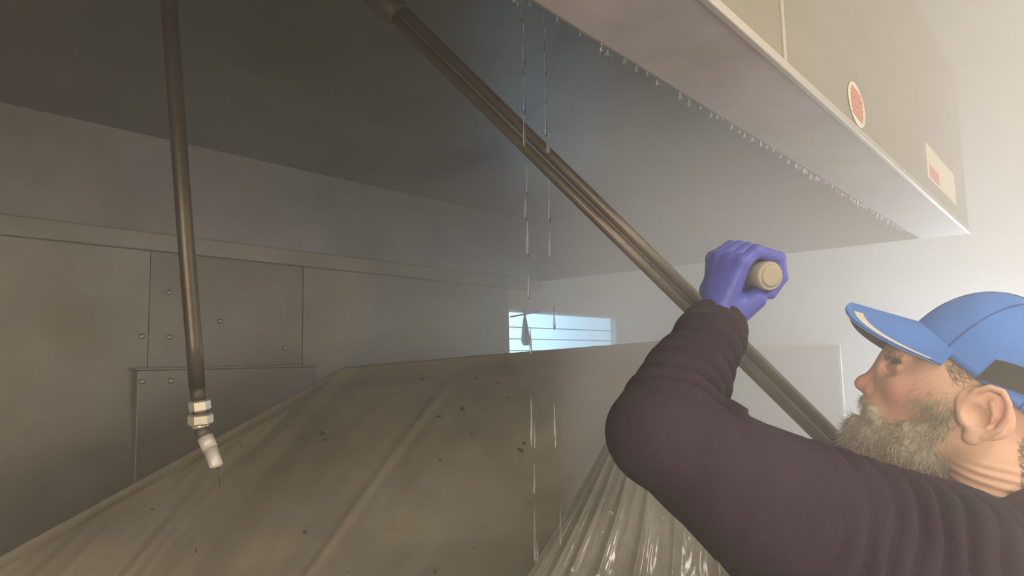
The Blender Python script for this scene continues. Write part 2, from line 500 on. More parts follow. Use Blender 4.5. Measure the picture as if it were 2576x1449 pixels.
# front gutter: floor of the channel with an upstand on its inner side, as one folded sheet
gv, gf = [], []
ny = 90
for i in range(ny + 1):
    y = Y0 + (Y1 - Y0) * i / ny
    w = 0.0025 * mnoise.noise(Vector((y * 9, 0, 0)))
    for (x, z) in ((XF - 0.004, ZH), (XG + 0.01, ZH - 0.002), (XG, ZH + 0.004 + w), (XG - 0.004, ZH + 0.03), (XG + 0.002, ZH + 0.03),
                   (XG + 0.006, ZH + 0.008), (XG + 0.012, ZH + 0.004), (XF - 0.004, ZH + 0.004)):
        gv.append((x + (w if x < XG + 0.011 else 0), y, z))
for i in range(ny):
    for k in range(8):
        k2 = (k + 1) % 8; gf.append((i * 8 + k, i * 8 + k2, i * 8 + 8 + k2, i * 8 + 8 + k))
obj('gutter', gv, gf, 'steel_gutter', hood)
box('front_lip', (XF - 0.004, Y0, ZH - 0.004), (XF + 0.006, Y1, ZH + 0.010), 'steel_edge', hood, bevel=0.002)
# cladding seams on the front face
for px in (1970, 1806):
    p = onx(px, 100, XF)
    box('seam_strip', (XF, p[1] - 0.006, ZH + 0.012), (XF + 0.002, p[1] + 0.006, 2.6), 'steel_edge', hood)


# stickers on the hood front
def sticker_oval(px, py, hw, hh, lean, label):
    c = onx(px, py, XF + 0.0015)
    V = [c]; n = 28
    ca, sa = math.cos(lean), math.sin(lean)
    pt = lambda a, b, dx=0: c + np.array([dx, a * ca - b * sa, a * sa + b * ca])
    for k in range(n):
        t = 2 * math.pi * k / n; V.append(pt(hw * math.cos(t), hh * math.sin(t)))
    o = obj('sticker', V, [(0, 1 + k, 1 + (k + 1) % n) for k in range(n)], 'sticker_cream', hood)
    tag(o, label)
    V, F = [], []
    for r in range(7):                            # rows of small red print
        b = hh * (0.62 - 0.2 * r); half = hw * 0.72 * math.sqrt(max(0.05, 1 - (b / hh) ** 2))
        x = -half; q = 0
        while x < half - 0.002:
            w = min(rng.uniform(0.004, 0.009), half - x)
            i = len(V); z0 = b - hh * 0.075; z1 = b + hh * 0.075
            V += [pt(x, z0, 0.0008), pt(x + w, z0, 0.0008), pt(x + w, z1, 0.0008), pt(x, z1, 0.0008)]
            F.append((i, i + 1, i + 2, i + 3)); x += w + 0.0025
    obj('red_print', V, F, 'sticker_red', o)


sticker_oval(2156, 264, 0.058, 0.040, math.radians(-6), 'cream oval sticker with red print')
p0, p1 = onx(2330, 400, XF), onx(2402, 480, XF)
so = box('sticker', (XF, p0[1], 2.105), (XF + 0.0012, p1[1], 2.20), 'sticker_cream', hood); tag(so, 'cream rectangular label with a red block')
q0, q1 = onx(2345, 480, XF), onx(2380, 500, XF)
box('red_print', (XF + 0.0005, p0[1] + 0.03, 2.112), (XF + 0.002, p0[1] + 0.17, 2.145), 'sticker_red', so)


# water hanging from the gutter edge and falling from it
def drop_mesh(name, L, r, seg=8):
    prof = [(0, 0.15), (0.25, 0.35), (0.55, 0.75), (0.78, 1.0), (0.93, 0.75), (1.0, 0.15)]
    return mesh(name, *tube_vf([(0, 0, -L * t) for t, _ in prof], [r * k for _, k in prof], seg))


hang = [drop_mesh('hanging_drop', L, r) for L, r in ((0.010, 0.0030), (0.014, 0.0036), (0.008, 0.0026))]
for h_ in hang: h_.materials.append(MATS['water']); h_.polygons.foreach_set('use_smooth', [True] * len(h_.polygons))
y = 0.58
k = 0
while y < 2.55:
    o = bpy.data.objects.new('water_drop', hang[int(rng.integers(3))]); COL.objects.link(o)
    o.location = (XG + rng.uniform(0.0, 0.006), y, ZH + 0.001); s = rng.uniform(0.8, 1.4); o.scale = (s, s, s)
    tag(o, 'small clear water drop hanging from the dripping gutter edge', 'water drop', 'water drops hanging along the gutter edge')
    y += rng.uniform(0.016, 0.052); k += 1
fall = [drop_mesh('falling_drop', L, r) for L, r in ((0.030, 0.0014), (0.045, 0.0016), (0.022, 0.0013))]
for h_ in fall: h_.materials.append(MATS['water']); h_.polygons.foreach_set('use_smooth', [True] * len(h_.polygons))
c1, c2 = onz(1312, -10, ZH), onz(1368, 35, ZH)
for (col, ys, which) in ((c1, (0, 70, 130, 200, 300, 430, 510, 560, 690, 830, 970, 1040, 1130, 1230, 1320), 'left'),
                         (c2, (40, 80, 160, 215, 270, 330, 345, 460, 590, 780, 990, 1060, 1240), 'right')):
    d0 = np.dot(col - CAM, FWD)
    for i, py in enumerate(ys):
        o = bpy.data.objects.new('falling_drop', fall[i % 3]); COL.objects.link(o)
        z = 1.65 + (724.5 - py) / FPX * d0 + FWD[2] * d0
        o.location = (col[0] + rng.normal(0, 0.0012), col[1] + rng.normal(0, 0.0012), z)
        o.scale = (1, 1, rng.uniform(0.8, 1.6))
        tag(o, f'thin falling water drop in the {which} of the two drip lines below the gutter', 'water drop', f'water drops of the {which} drip line')

# ------------------------------------------------------------------ fire suppression drop pipe with nozzle
pt, pb = W(425, 0, 0.95), W(496, 975, 0.95)
dirp = (pb - pt) / np.linalg.norm(pb - pt)
top = pt - dirp * ((ZI - pt[2]) / -dirp[2])
pipe = empty('nozzle_pipe', tuple(top))
tag(pipe, 'thin dark steel drop pipe with bright hex nuts and angled spray nozzle', 'pipe')
tube('pipe', [top, W(470, 640, 0.95), W(488, 860, 0.95), pb], [0.0105] * 4, 'pipe_steel', pipe, 20)
tube('ceiling_flange', [top, top + dirp * 0.012], [0.028, 0.026], 'pipe_dark', pipe, 20)


def hexnut(name, a, b, r, m, seg=6):
    x, y, d = frame_of(b - a); L = np.linalg.norm(b - a)
    V, F = tube_vf([a, a + d * L * 0.15, a + d * L * 0.85, b], [r * 0.88, r, r, r * 0.88], seg, xdir=RGT * 0.9 + FWD * 0.4)
    return obj(name, V, F, m, pipe)


k1 = pb
tube('thread', [k1 - dirp * 0.002, W(500, 1012, 0.95)], 0.0095, 'pipe_dark', pipe, 16)
hexnut('hex_nut', W(501, 1006, 0.95), W(504, 1034, 0.95), 0.0137, 'chrome')
tube('washer', [W(504, 1034, 0.95), W(504, 1041, 0.95)], 0.0105, 'pipe_dark', pipe, 16)
hexnut('hex_nut', W(504, 1040, 0.95), W(505, 1068, 0.95), 0.0158, 'chrome')
tube('collar', [W(505, 1066, 0.95), W(507, 1078, 0.95)], [0.012, 0.0095], 'chrome', pipe, 18)
tube('elbow', [W(507, 1076, 0.95), W(509, 1090, 0.947), W(515, 1106, 0.944)], [0.0098, 0.0098, 0.0092], 'pipe_dark', pipe, 16)
tube('nozzle_body', [W(516, 1100, 0.944), W(529, 1130, 0.940)], [0.0103, 0.0098], 'nozzle_white', pipe, 18)
tube('nozzle_tip', [W(529, 1130, 0.940), W(544, 1170, 0.935), W(545, 1174, 0.935)], [0.0092, 0.0088, 0.0074], 'nozzle_white', pipe, 18)
tube('tip_wire', [W(546, 1174, 0.935), W(551, 1200, 0.935), W(553, 1225, 0.936)], [0.0012, 0.001, 0.0006], 'pipe_dark', pipe, 8)


# ------------------------------------------------------------------ draped tarpaulin and clear pleated sheet
def interp(poly, t):
    t = t * (len(poly) - 1); i = min(int(t), len(poly) - 2); s = t - i
    return poly[i] * (1 - s) + poly[i + 1] * s


def arc(poly):
    L = [0]
    for a, b in zip(poly[:-1], poly[1:]): L.append(L[-1] + np.linalg.norm(b - a))
    return np.array(L) / L[-1]


Tpx = [(-420, 1640, 1.20), (0, 1400, 1.38), (430, 1165, 1.66), (690, 1020, 1.92), (800, 960, 2.05), (860, 925, 2.12), (910, 919, 2.16), (1020, 910, 2.2), (1190, 895, 2.27), (1430, 876, 2.34), (1690, 855, 2.40), (1800, 848, 2.42)]
Bpx = [(-1300, 2500, 1.0), (-800, 2350, 1.02), (-500, 2250, 1.04), (-350, 2200, 1.06), (-240, 2150, 1.07), (-150, 2120, 1.08), (-60, 2100, 1.09), (100, 2050, 1.1), (340, 2000, 1.12), (640, 1980, 1.14), (1000, 1960, 1.16), (1250, 1940, 1.18)]
TW = [W(*q) for q in Tpx]; BW = [W(*q) for q in Bpx]
NU, NV = 220, 90
al = arc(TW)


def tpoint(poly, u):
    i = min(int(np.searchsorted(al, u, 'right')) - 1, len(al) - 2); i = max(i, 0)
    s = (u - al[i]) / (al[i + 1] - al[i]); return poly[i] * (1 - s) + poly[i + 1] * s


ucre = al[8]
V, F = [], []
for i in range(NU + 1):
    u = i / NU; t, b = tpoint(TW, u), tpoint(BW, u)
    nrm = -FWD * 0.8 + np.array([0, 0, 0.6])
    for j in range(NV + 1):
        v = j / NV
        p = t * (1 - v) + b * v
        bulge = 0.05 * math.sin(math.pi * min(v * 1.6, 1)) * (0.4 + 0.6 * u)
        wr = 0.010 * mnoise.noise(Vector((u * 9, v * 2.2, 0))) + 0.004 * mnoise.noise(Vector((u * 34, v * 6, 3)))
        wr += 0.020 * mnoise.noise(Vector((u * 3.1 + 5, v * 1.6, 9)))
        du = (u - ucre - 0.004 * math.sin(v * 5)) / 0.006
        wr += 0.008 * math.exp(-du * du) * min(1, max(0, (v - 0.08) * 6)) - 0.012 * max(0, 1 - abs(u - ucre) / 0.12)
        fade = min(1.0, v * 9)
        V.append(p + nrm * (bulge + wr) * fade + np.array([0, 0, 0.0015 * mnoise.noise(Vector((u * 60, 0, 1)))]) * (1 - fade))
    # hem hanging to the floor, and the sheet folded over the back
    pb_ = V[-1]
    V.append(np.array([pb_[0], pb_[1], 0.02]))
    tb = t + np.array([-0.04, 0.05, -0.012]); V.append(tb); V.append(tb + np.array([-0.03, 0.03, -0.55]))
st = NV + 4
for i in range(NU):
    a = i * st; b = a + st
    for j in range(NV + 1): F.append((a + j, a + j + 1, b + j + 1, b + j))
    F.append((a, b, b + NV + 2, a + NV + 2)); F.append((a + NV + 2, b + NV + 2, b + NV + 3, a + NV + 3))
tarp = obj('tarpaulin', V, F, 'tarp', None, True)
tag(tarp, 'large grimy olive brown tarpaulin draped over the cooking line', 'tarpaulin')

Tp2 = [(1530, 1100, 1.32), (1565, 1075, 1.31), (1600, 1060, 1.30), (1640, 1050, 1.29), (1690, 1050, 1.28), (1760, 1080, 1.27), (1850, 1150, 1.25), (1960, 1200, 1.22)]
Bp2 = [(1060, 1850, 1.02), (1170, 1850, 1.01), (1290, 1850, 1.0), (1440, 1850, 0.99), (1600, 1850, 0.985), (1760, 1850, 0.98), (1950, 1850, 0.98), (2150, 1850, 0.98)]
TW2 = [W(*q) for q in Tp2]; BW2 = [W(*q) for q in Bp2]
NU2, NV2 = 260, 60
V, F = [], []
n2 = -FWD
pleats = [0.12, 0.21, 0.335, 0.47, 0.60, 0.74, 0.87]
for i in range(NU2 + 1):
    u = i / NU2; t, b = interp(TW2, u), interp(BW2, u)
    h_ = 0.0
    for q, (w, am) in zip(pleats, ((0.022, 0.018), (0.030, 0.024), (0.04, 0.026), (0.032, 0.030), (0.04, 0.02), (0.04, 0.024), (0.04, 0.02))):
        x = (u - q) / w
        h_ += am * (math.exp(-x * 1.3) if x > 0 else math.exp(x * 4.0))
    for j in range(NV2 + 1):
        v = j / NV2
        wr = 0.004 * mnoise.noise(Vector((u * 30, v * 3, 1))) + 0.0015 * mnoise.noise(Vector((u * 80, v * 22, 1)))
        V.append(t * (1 - v) + b * v + n2 * (h_ * (0.35 + 0.65 * v) + wr + 0.04 * math.sin(math.pi * v)))
    V.append(np.array([V[-1][0], V[-1][1], 0.02]))
st = NV2 + 2
for i in range(NU2):
    for j in range(NV2 + 1): F.append((i * st + j, i * st + j + 1, (i + 1) * st + j + 1, (i + 1) * st + j))
tag(obj('plastic_sheet', V, F, 'clear_sheet', None, True), 'wet shiny plastic sheet hanging in sharp pleats below the elbow', 'plastic sheet')

# ------------------------------------------------------------------ twin-tube spray lance
LA, LB = W(990, 25, 1.20), W(2140, 1155, 1.12)
ld_ = (LB - LA) / np.linalg.norm(LB - LA)
side = np.cross(ld_, ray(1600, 600)); side /= np.linalg.norm(side)
back = np.cross(side, ld_)
if back @ FWD < 0: back = -back
lance = empty('spray_lance', tuple(LB))
tag(lance, 'long twin tube metal lance slanting from the beard up into the hood', 'spray lance')
for s in (-1, 1):
    tube('lance_tube', [LA + side * 0.0105 * s, LB + side * 0.0105 * s], 0.0088, 'lance_steel', lance, 16)
V = []
for p in (LA, LB):
    for (s, d) in ((-0.009, 0.001), (0.009, 0.001), (0.009, 0.004), (-0.009, 0.004)): V.append(p + side * s + back * d)
obj('web_strip', V, [(0, 1, 5, 4), (1, 2, 6, 5), (2, 3, 7, 6), (3, 0, 4, 7), (0, 3, 2, 1), (4, 5, 6, 7)], 'lance_web', lance)
tube('end_coupling', [LA + ld_ * 0.015, LA + ld_ * 0.01, LA - ld_ * 0.045, LA - ld_ * 0.05], [0.021, 0.025, 0.025, 0.02], 'pipe_dark', lance, 18)
tube('spray_tip', [LA - ld_ * 0.05, LA - ld_ * 0.062], [0.012, 0.008], 'pipe_dark', lance, 14)
tube('hand_grip', [LB - ld_ * 0.005, LB + ld_ * 0.01, LB + ld_ * 0.13, LB + ld_ * 0.14], [0.019, 0.0215, 0.0215, 0.018], 'rubber', lance, 18)

# ------------------------------------------------------------------ the man
ANG = math.radians(5.0)
FA = np.array([-math.cos(ANG), -math.sin(ANG), 0.0])       # direction he faces
LF = np.array([math.sin(ANG), -math.cos(ANG), 0.0])        # towards his left, the near side
H0 = W(2350, 1000, 1.0)
HM = np.stack([-FA, [0, 0, 1], LF])                        # rows: back, up, left


def hp(px, py, l=0.0):
    r = ray(px, py); t = ((H0 + LF * l - CAM) @ LF) / (r @ LF)
    p = CAM + r * t - H0
    return np.array([-(p @ FA), p[2], l])


def hw(q): return H0 + np.asarray(q) @ HM


person = empty('person', (H0[0] + 0.08, H0[1], 0))
tag(person, 'bearded man in blue cap, dark long sleeved shirt and blue gloves reaching into the hood', 'person')


def rot2(ang):       # rotation in the sagittal plane (back, up)
    c, s = math.cos(ang), math.sin(ang)
    return np.array([[c, s, 0], [-s, c, 0], [0, 0, 1]])


CAPF = np.array([-0.725, 0.689, 0]); CAPU = np.array([0.689, 0.725, 0]); CAPL = np.array([0, 0, 1.0])
CAPC = np.array([0.0566, 0.0262, 0])
RC = np.stack([CAPF, CAPU, CAPL])
NB = hp(2540, 1290)
helix = [hp(x, y, l) for x, y, l in ((2433, 1040, .074), (2430, 1010, .079), (2452, 985, .084), (2490, 975, .089), (2523, 986, .092), (2538, 1018, .094), (2534, 1052, .092), (2512, 1082, .088), (2478, 1098, .083))]
lobe = hp(2448, 1100, .079)
anti = [hp(x, y, l) for x, y, l in ((2440, 1080, .082), (2478, 1072, .086), (2502, 1046, .087), (2496, 1014, .085))]


def head_sdf(Pw):
    P = (Pw - H0.astype(np.float32)) @ HM.T.astype(np.float32)
    A = P.copy(); A[:, 2] = np.abs(A[:, 2])
    d = ellip(P, CAPC + CAPU * 0.012 + CAPF * -0.004, (0.094, 0.098, 0.073), RC)
    d = smin(d, ellip(P, hp(2335, 985), (0.066, 0.082, 0.058), rot2(0.45)), 0.03)
    d = smin(d, ellip(A, np.append(hp(2276, 893)[:2], 0.022), (0.020, 0.014, 0.030)), 0.016)   # brow
    d = smin(d, ellip(A, np.append(hp(2292, 975)[:2], 0.040), (0.026, 0.024, 0.022)), 0.018)   # cheek
    d = smin(d, capsule(P, hp(2300, 1030), hp(2205, 1085), 0.042, 0.030), 0.02)                 # jaw to chin
    d = smin(d, capsule(A, np.append(hp(2410, 1085)[:2], 0.050), np.append(hp(2250, 1130)[:2], 0.02), 0.022, 0.02), 0.02)
    d = smin(d, ellip(A, np.append(hp(2390, 960)[:2], 0.055), (0.035, 0.04, 0.018)), 0.02)      # temple
    # eye sockets
    d = smax(d, -ellip(A, np.append(hp(2252, 922)[:2], 0.037), (0.016, 0.012, 0.019)), 0.010)
    # nose
    d = smin(d, capsule(P, hp(2252, 903), hp(2184, 962), 0.0095, 0.0125), 0.010)
    d = smin(d, ellip(P, hp(2171, 965), (0.0115, 0.0105, 0.0125)), 0.008)
    d = smin(d, ellip(A, np.append(hp(2198, 976)[:2], 0.0125), (0.011, 0.0075, 0.007)), 0.005)
    d = smax(d, -ellip(A, np.append(hp(2184, 988)[:2], 0.007), (0.006, 0.005, 0.0035)), 0.003)
    # mouth region
    d = smin(d, ellip(P, hp(2222, 1022), (0.026, 0.026, 0.03)), 0.015)
    d = smin(d, ellip(P, hp(2196, 1055), (0.010, 0.006, 0.018)), 0.008)
    # eyelids
    d = smin(d, capsule(A, np.append(hp(2246, 922)[:2], 0.024), np.append(hp(2272, 924)[:2], 0.048), 0.0062, 0.0056), 0.004)
    d = smin(d, capsule(A, np.append(hp(2250, 938)[:2], 0.026), np.append(hp(2270, 936)[:2], 0.045), 0.0045, 0.004), 0.004)
    # neck with creases
    nk = capsule(P, hp(2450, 1060), NB + np.array([0.02, -0.05, 0]), 0.054, 0.064)
    nk = smin(nk, capsule(A, np.append(hp(2470, 1060)[:2], 0.045), np.append(NB[:2] + [-0.045, 0.0], 0.02), 0.018, 0.016), 0.02)
    s = P[:, 1] * 0.93 + P[:, 0] * 0.35
    nk = nk - 0.0016 * np.sin(s * 560 + 2.0 * np.sin(P[:, 0] * 40)) * np.clip((-0.075 - P[:, 1]) / 0.02, 0, 1)
    d = smin(d, nk, 0.022)
    d = smin(d, ellip(P, NB + np.array([0.03, -0.14, 0]), (0.08, 0.06, 0.10)), 0.03)
    # ears
    c = hp(2478, 1040, .078)
    ear = ellip(A, c, (0.030, 0.036, 0.006), rot2(0.6))
    e2 = None
    for a, b in zip(helix[:-1], helix[1:]):
        q = capsule(A, a, b, 0.0042, 0.0042); e2 = q if e2 is None else np.minimum(e2, q)
    ear = smin(ear, e2, 0.005)
    e3 = None
    for a, b in zip(anti[:-1], anti[1:]):
        q = capsule(A, a, b, 0.0036, 0.0036); e3 = q if e3 is None else np.minimum(e3, q)
    ear = smin(ear, e3, 0.005)
    ear = smin(ear, ellip(A, lobe, (0.0115, 0.0105, 0.0058)), 0.007)
    ear = smin(ear, ellip(A, hp(2424, 1052, .079), (0.006, 0.009, 0.005)), 0.006)                # tragus
    ear = smax(ear, -ellip(A, hp(2456, 1046, .087), (0.013, 0.016, 0.0105), rot2(0.5)), 0.004)   # concha
    return smin(d, ear, 0.006)


lo = hw((-0.13, -0.28, -0.16)); hi = hw((0.20, 0.16, 0.16))
lo, hi = np.minimum(lo, hi) - 0.02, np.maximum(lo, hi) + 0.02
body = sdf_obj('body', head_sdf, lo, hi, 0.0022, 'skin', person)
vv = np.empty(len(body.data.vertices) * 3, np.float32); body.data.vertices.foreach_get('co', vv); vv = vv.reshape(-1, 3)
L_ = (vv - H0) @ HM.T
rd = np.zeros(len(L_))
for c, r, a in ((hp(2175, 965), 0.035, 0.95), (hp(2270, 1000, .05), 0.036, 0.8), (hp(2270, 1000, -.05), 0.036, 0.8), (hp(2535, 1030, .092), 0.022, 0.5),
                (hp(2215, 930), 0.02, 0.5)):
    rd = np.maximum(rd, a * np.exp(-(np.linalg.norm(L_ - c, axis=1) / r) ** 2))
at = body.data.attributes.new('ruddy', 'FLOAT', 'POINT'); at.data.foreach_set('value', rd.astype(np.float32))

# eyes
for s in (1, -1):
    c = hp(2262, 930); c = np.array([c[0] + 0.009, c[1] - 0.001, s * 0.034])
    bm = bmesh.new(); bmesh.ops.create_uvsphere(bm, u_segments=20, v_segments=14, radius=0.0125, matrix=Matrix.Translation(hw(c)))
    e = bmobj('eye', bm, 'eye_white', person, True)
    fdir = np.array([-0.93, 0.36, 0.0])
    bm = bmesh.new(); bmesh.ops.create_uvsphere(bm, u_segments=16, v_segments=10, radius=0.0062, matrix=Matrix.Translation(hw(c + fdir * 0.0072)))
    bmobj('iris', bm, 'eye_iris', e, True)


# beard and moustache
def beard_sdf(Pw):
    P = (Pw - H0.astype(np.float32)) @ HM.T.astype(np.float32)
    A = P.copy(); A[:, 2] = np.abs(A[:, 2])
    d = ellip(P, hp(2225, 1108), (0.046, 0.038, 0.048), rot2(-0.35))
    d = smin(d, capsule(A, np.append(hp(2168, 1090)[:2], 0.0), np.append(hp(2300, 1130)[:2], 0.035), 0.022, 0.034), 0.02)
    d = smin(d, ellip(P, hp(2290, 1142), (0.055, 0.036, 0.052)), 0.02)
    d = smin(d, capsule(A, np.append(hp(2310, 1085)[:2], 0.046), np.append(hp(2385, 1070)[:2], 0.060), 0.020, 0.010), 0.015)
    d = smin(d, capsule(A, np.append(hp(2385, 1060)[:2], 0.060), np.append(hp(2412, 985)[:2], 0.064), 0.008, 0.006), 0.01)
    d = smin(d, ellip(P, hp(2172, 1068), (0.014, 0.012, 0.022)), 0.012)
    d = smax(d, -ellip(P, hp(2178, 1040), (0.012, 0.007, 0.030)), 0.004)
    w = np.sin(P[:, 0] * 260 + 2 * np.sin(P[:, 1] * 120)) * np.sin(P[:, 1] * 230 + P[:, 2] * 150) * 0.0016
    return d + w


lo = hw((-0.15, -0.17, -0.09)); hi = hw((0.09, 0.04, 0.09))
lo, hi = np.minimum(lo, hi), np.maximum(lo, hi)
beard = sdf_obj('beard', beard_sdf, lo, hi, 0.003, 'beard', person)
bv = np.array([v.co[:] for v in beard.data.vertices]) + np.array(beard.location) * 0
bn = np.array([v.normal[:] for v in beard.data.vertices])
sel = rng.choice(len(bv), 5200)
flow = (hw((-0.35, -0.9, 0.0)) - H0)
V, F = strands(bv[sel], bn[sel] * 0.45 + flow * 0.75, 0.017, 0.00042, curl=0.45)
obj('beard_hair', V, F, 'beard', beard)
sel = rng.choice(len(bv), 2200)
V, F = strands(bv[sel], bn[sel] * 0.5 + flow * 0.75, 0.019, 0.00050, curl=0.5)
obj('pale_hair', V, F, 'moustache', beard)


def mous_sdf(Pw):
    P = (Pw - H0.astype(np.float32)) @ HM.T.astype(np.float32)
    A = P.copy(); A[:, 2] = np.abs(A[:, 2])
    d = capsule(A, np.append(hp(2184, 1008)[:2], 0.004), np.append(hp(2206, 1034)[:2], 0.030), 0.0105, 0.009)
    return smin(d, capsule(A, np.append(hp(2206, 1034)[:2], 0.030), np.append(hp(2222, 1070)[:2], 0.038), 0.009, 0.006), 0.01)


lo = hw((-0.12, -0.07, -0.06)); hi = hw((-0.03, 0.02, 0.06)); lo, hi = np.minimum(lo, hi), np.maximum(lo, hi)
mo = sdf_obj('moustache', mous_sdf, lo, hi, 0.0022, 'moustache', person)
bv = np.array([v.co[:] for v in mo.data.vertices]); bn = np.array([v.normal[:] for v in mo.data.vertices])
sel = rng.choice(len(bv), 700)
V, F = strands(bv[sel], bn[sel] * 0.4 + (hw((-0.25, -0.9, 0.0)) - H0) * 0.8, 0.011, 0.0004, curl=0.3)
obj('moustache_hair', V, F, 'moustache', mo)

# short hair under the cap: root points on the skull between cap edge, temple and nape
bn = np.zeros((len(vv), 3)); body.data.vertices.foreach_get('normal', tmp := np.empty(len(vv) * 3, np.float32)); bn = tmp.reshape(-1, 3)
capx = (L_ - CAPC) @ RC.T
side_ok = (np.abs(L_[:, 2]) > 0.045) | (capx[:, 0] < -0.05)
edge = (capx[:, 1] < 0.012) & (capx[:, 1] > np.where(L_[:, 0] > hp(2552, 1060, .07)[0], -0.075, -0.030)) & (capx[:, 0] < 0.052) & side_ok
nearear = (np.linalg.norm(L_ * [1, 1, 0] - hp(2480, 1042, .08) * [1, 1, 0], axis=1) < 0.046) | (np.abs(L_[:, 2]) > 0.076)
front_lim = capx[:, 1] > -0.5 * (0.052 - capx[:, 0]) - 0.006
cand = np.where(edge & ~nearear & (front_lim | (capx[:, 0] < -0.03)))[0]
sel = rng.choice(cand, 4200)
V, F = strands(vv[sel].astype(float), bn[sel] * 0.35 + (hw((0.75, -0.65, 0)) - H0) * 0.8, 0.011, 0.00045, curl=0.15)
obj('hair', V, F, 'hair_grey', person)
# whiskers running up the cheek into the sideburn
cw = (np.linalg.norm(L_ - hp(2375, 1020, .06), axis=1) < 0.045) & (L_[:, 2] > 0.03) & (L_[:, 2] < 0.075) & (L_[:, 0] < hp(2415, 1000, .07)[0])
wgt = np.exp(-(np.linalg.norm(L_[cw] - hp(2350, 1045, .06), axis=1) / 0.028) ** 2)
sel = rng.choice(np.where(cw)[0], 800, p=wgt / wgt.sum())
V, F = strands(vv[sel].astype(float), bn[sel] * 0.25 + (hw((-0.5, -0.8, 0)) - H0), 0.011, 0.00028, curl=0.3)
obj('cheek_hair', V, F, 'moustache', person)
br = (np.linalg.norm((L_ - np.append(hp(2262, 898)[:2], 0.035)) / np.array([0.014, 0.008, 0.02]), axis=1) < 1.1)
if br.any():
    sel = rng.choice(np.where(br)[0], 160)
    V, F = strands(vv[sel].astype(float), bn[sel] * 0.4 + (hw((0.3, 0.1, 0.8)) - H0), 0.010, 0.0004, curl=0.2)
    obj('eyebrow', V, F, 'hair_grey', person)

# ---- cap
AX, HZ, LX = 0.104, 0.118, 0.084


def dome(phi, th, k=1.0):
    """phi: angle round from the front towards his left, th: 0 at the rim, pi/2 at the top"""
    ct, stn = math.cos(th) ** 0.86, math.sin(th) ** 0.95
    return CAPC + CAPF * (AX * k * ct * math.cos(phi)) + CAPU * (HZ * k * stn) + CAPL * (LX * k * ct * math.sin(phi))


cap = empty('cap', tuple(hw(CAPC))); cap.parent = person
cap.location = Vector(hw(CAPC)) - Vector(person.location)
NP, NT = 96, 28
V, F = [], []
for layer, k in ((0, 1.0), (1, 0.972)):
    for i in range(NP):
        phi = 2 * math.pi * i / NP
        for j in range(NT + 1):
            th = max(1e-4, math.pi / 2 * j / NT * 0.999)
            kk = k + 0.010 * mnoise.noise(Vector((math.cos(phi) * 2.2, math.sin(phi) * 2.2, th * 2.4))) + 0.004 * mnoise.noise(Vector((phi * 3, th * 6, 4)))
            # soft folds of the front panel leaning back
            kk += 0.010 * math.sin(9 * th + 2.5 * phi) * math.exp(-((phi - 0.9) / 0.8) ** 2) * math.sin(2 * th) ** 2 if phi < math.pi else 0
            V.append(hw(dome(phi, th, kk)))
off = NP * (NT + 1)
for i in range(NP):
    a, b = i * (NT + 1), ((i + 1) % NP) * (NT + 1)
    for j in range(NT):
        F.append((a + j, b + j, b + j + 1, a + j + 1)); F.append((off + a + j + 1, off + b + j + 1, off + b + j, off + a + j))
    F.append((a, off + a, off + b, b))
obj('crown', V, F, 'cap_blue', cap, True)
for k in range(6):                                 # panel seams
    phi = math.radians(0.01 + 60 * k)
    tube('panel_seam', [hw(dome(phi, max(1e-3, math.pi / 2 * j / 14 * 0.99), 1.008)) for j in range(15)], 0.0010, 'cap_seam', cap, 6)
bm = bmesh.new(); bmesh.ops.create_uvsphere(bm, u_segments=14, v_segments=8, radius=0.007, matrix=Matrix.Translation(hw(CAPC + CAPU * HZ * 1.0)))
bmobj('button', bm, 'cap_blue', cap, True)


# visor: curved sheet, blue above and dark below, with a pale band near its edge
def visor_pt(s, r, dz=0.0):
    """s in [-1, 1] across, r in [0, 1] outwards"""
    ph = s * math.radians(66)
    root = np.array([AX * 1.0 * math.cos(ph), 0.004, LX * 1.01 * math.sin(ph)])
    out = (1 - abs(s) ** 3.6) ** 0.75
    ext0 = AX * math.cos(ph) * 0.25 * (1 - out) + (AX + 0.084) * out + AX * math.cos(ph) * 0.75 * (1 - out)
    lat = LX * 1.01 * math.sin(ph) * (1 - r) + math.copysign(0.079 * abs(s) ** 0.95, s) * r
    base = np.array([root[0] * (1 - r) + max(ext0, root[0]) * r, 0, lat])
    up = 0.010 - 0.034 * (base[0] - root[0]) / 0.084 - 0.034 * (abs(lat) / 0.079) ** 1.7 * (0.35 + 0.65 * min(1, r * 1.2)) + dz
    return CAPC + CAPF * base[0] + CAPU * (up + 0.14 * base[2]) + CAPL * base[2]


NS, NR = 48, 14


def visor_layer(dz, flip, s0=-1.0, s1=1.0, r0=0.0, r1=1.0, ns=NS, nr=NR):
    V = [hw(visor_pt(s0 + (s1 - s0) * i / ns, r0 + (r1 - r0) * j / nr, dz)) for i in range(ns + 1) for j in range(nr + 1)]
    F = []
    for i in range(ns):
        for j in range(nr):
            a = i * (nr + 1) + j; q = (a, a + 1, a + nr + 2, a + nr + 1)
            F.append(q[::-1] if flip else q)
    return V, F


V1, F1 = visor_layer(0.0015, False)
n1 = len(V1); V2, F2 = visor_layer(-0.0015, True)
V = V1 + V2; F = F1 + [tuple(n1 + x for x in f) for f in F2]
for i in range(NS):
    a = i * (NR + 1) + NR; b = a + NR + 1
    F.append((a, n1 + a, n1 + b, b)[::-1])
visor = obj('visor', V, F, 'cap_blue', cap, True)
visor.data.materials.append(MATS['cap_under'])
for i in range(len(F1), len(F1) + len(F2)): visor.data.polygons[i].material_index = 1
for s0, s1 in ((0.50, 0.985), (-0.985, -0.50)):
    V, F = visor_layer(0.0022, False, s0, s1, 0.78, 0.90, 30, 3)
    obj('visor_stripe', V, F, 'cap_white', visor, True)
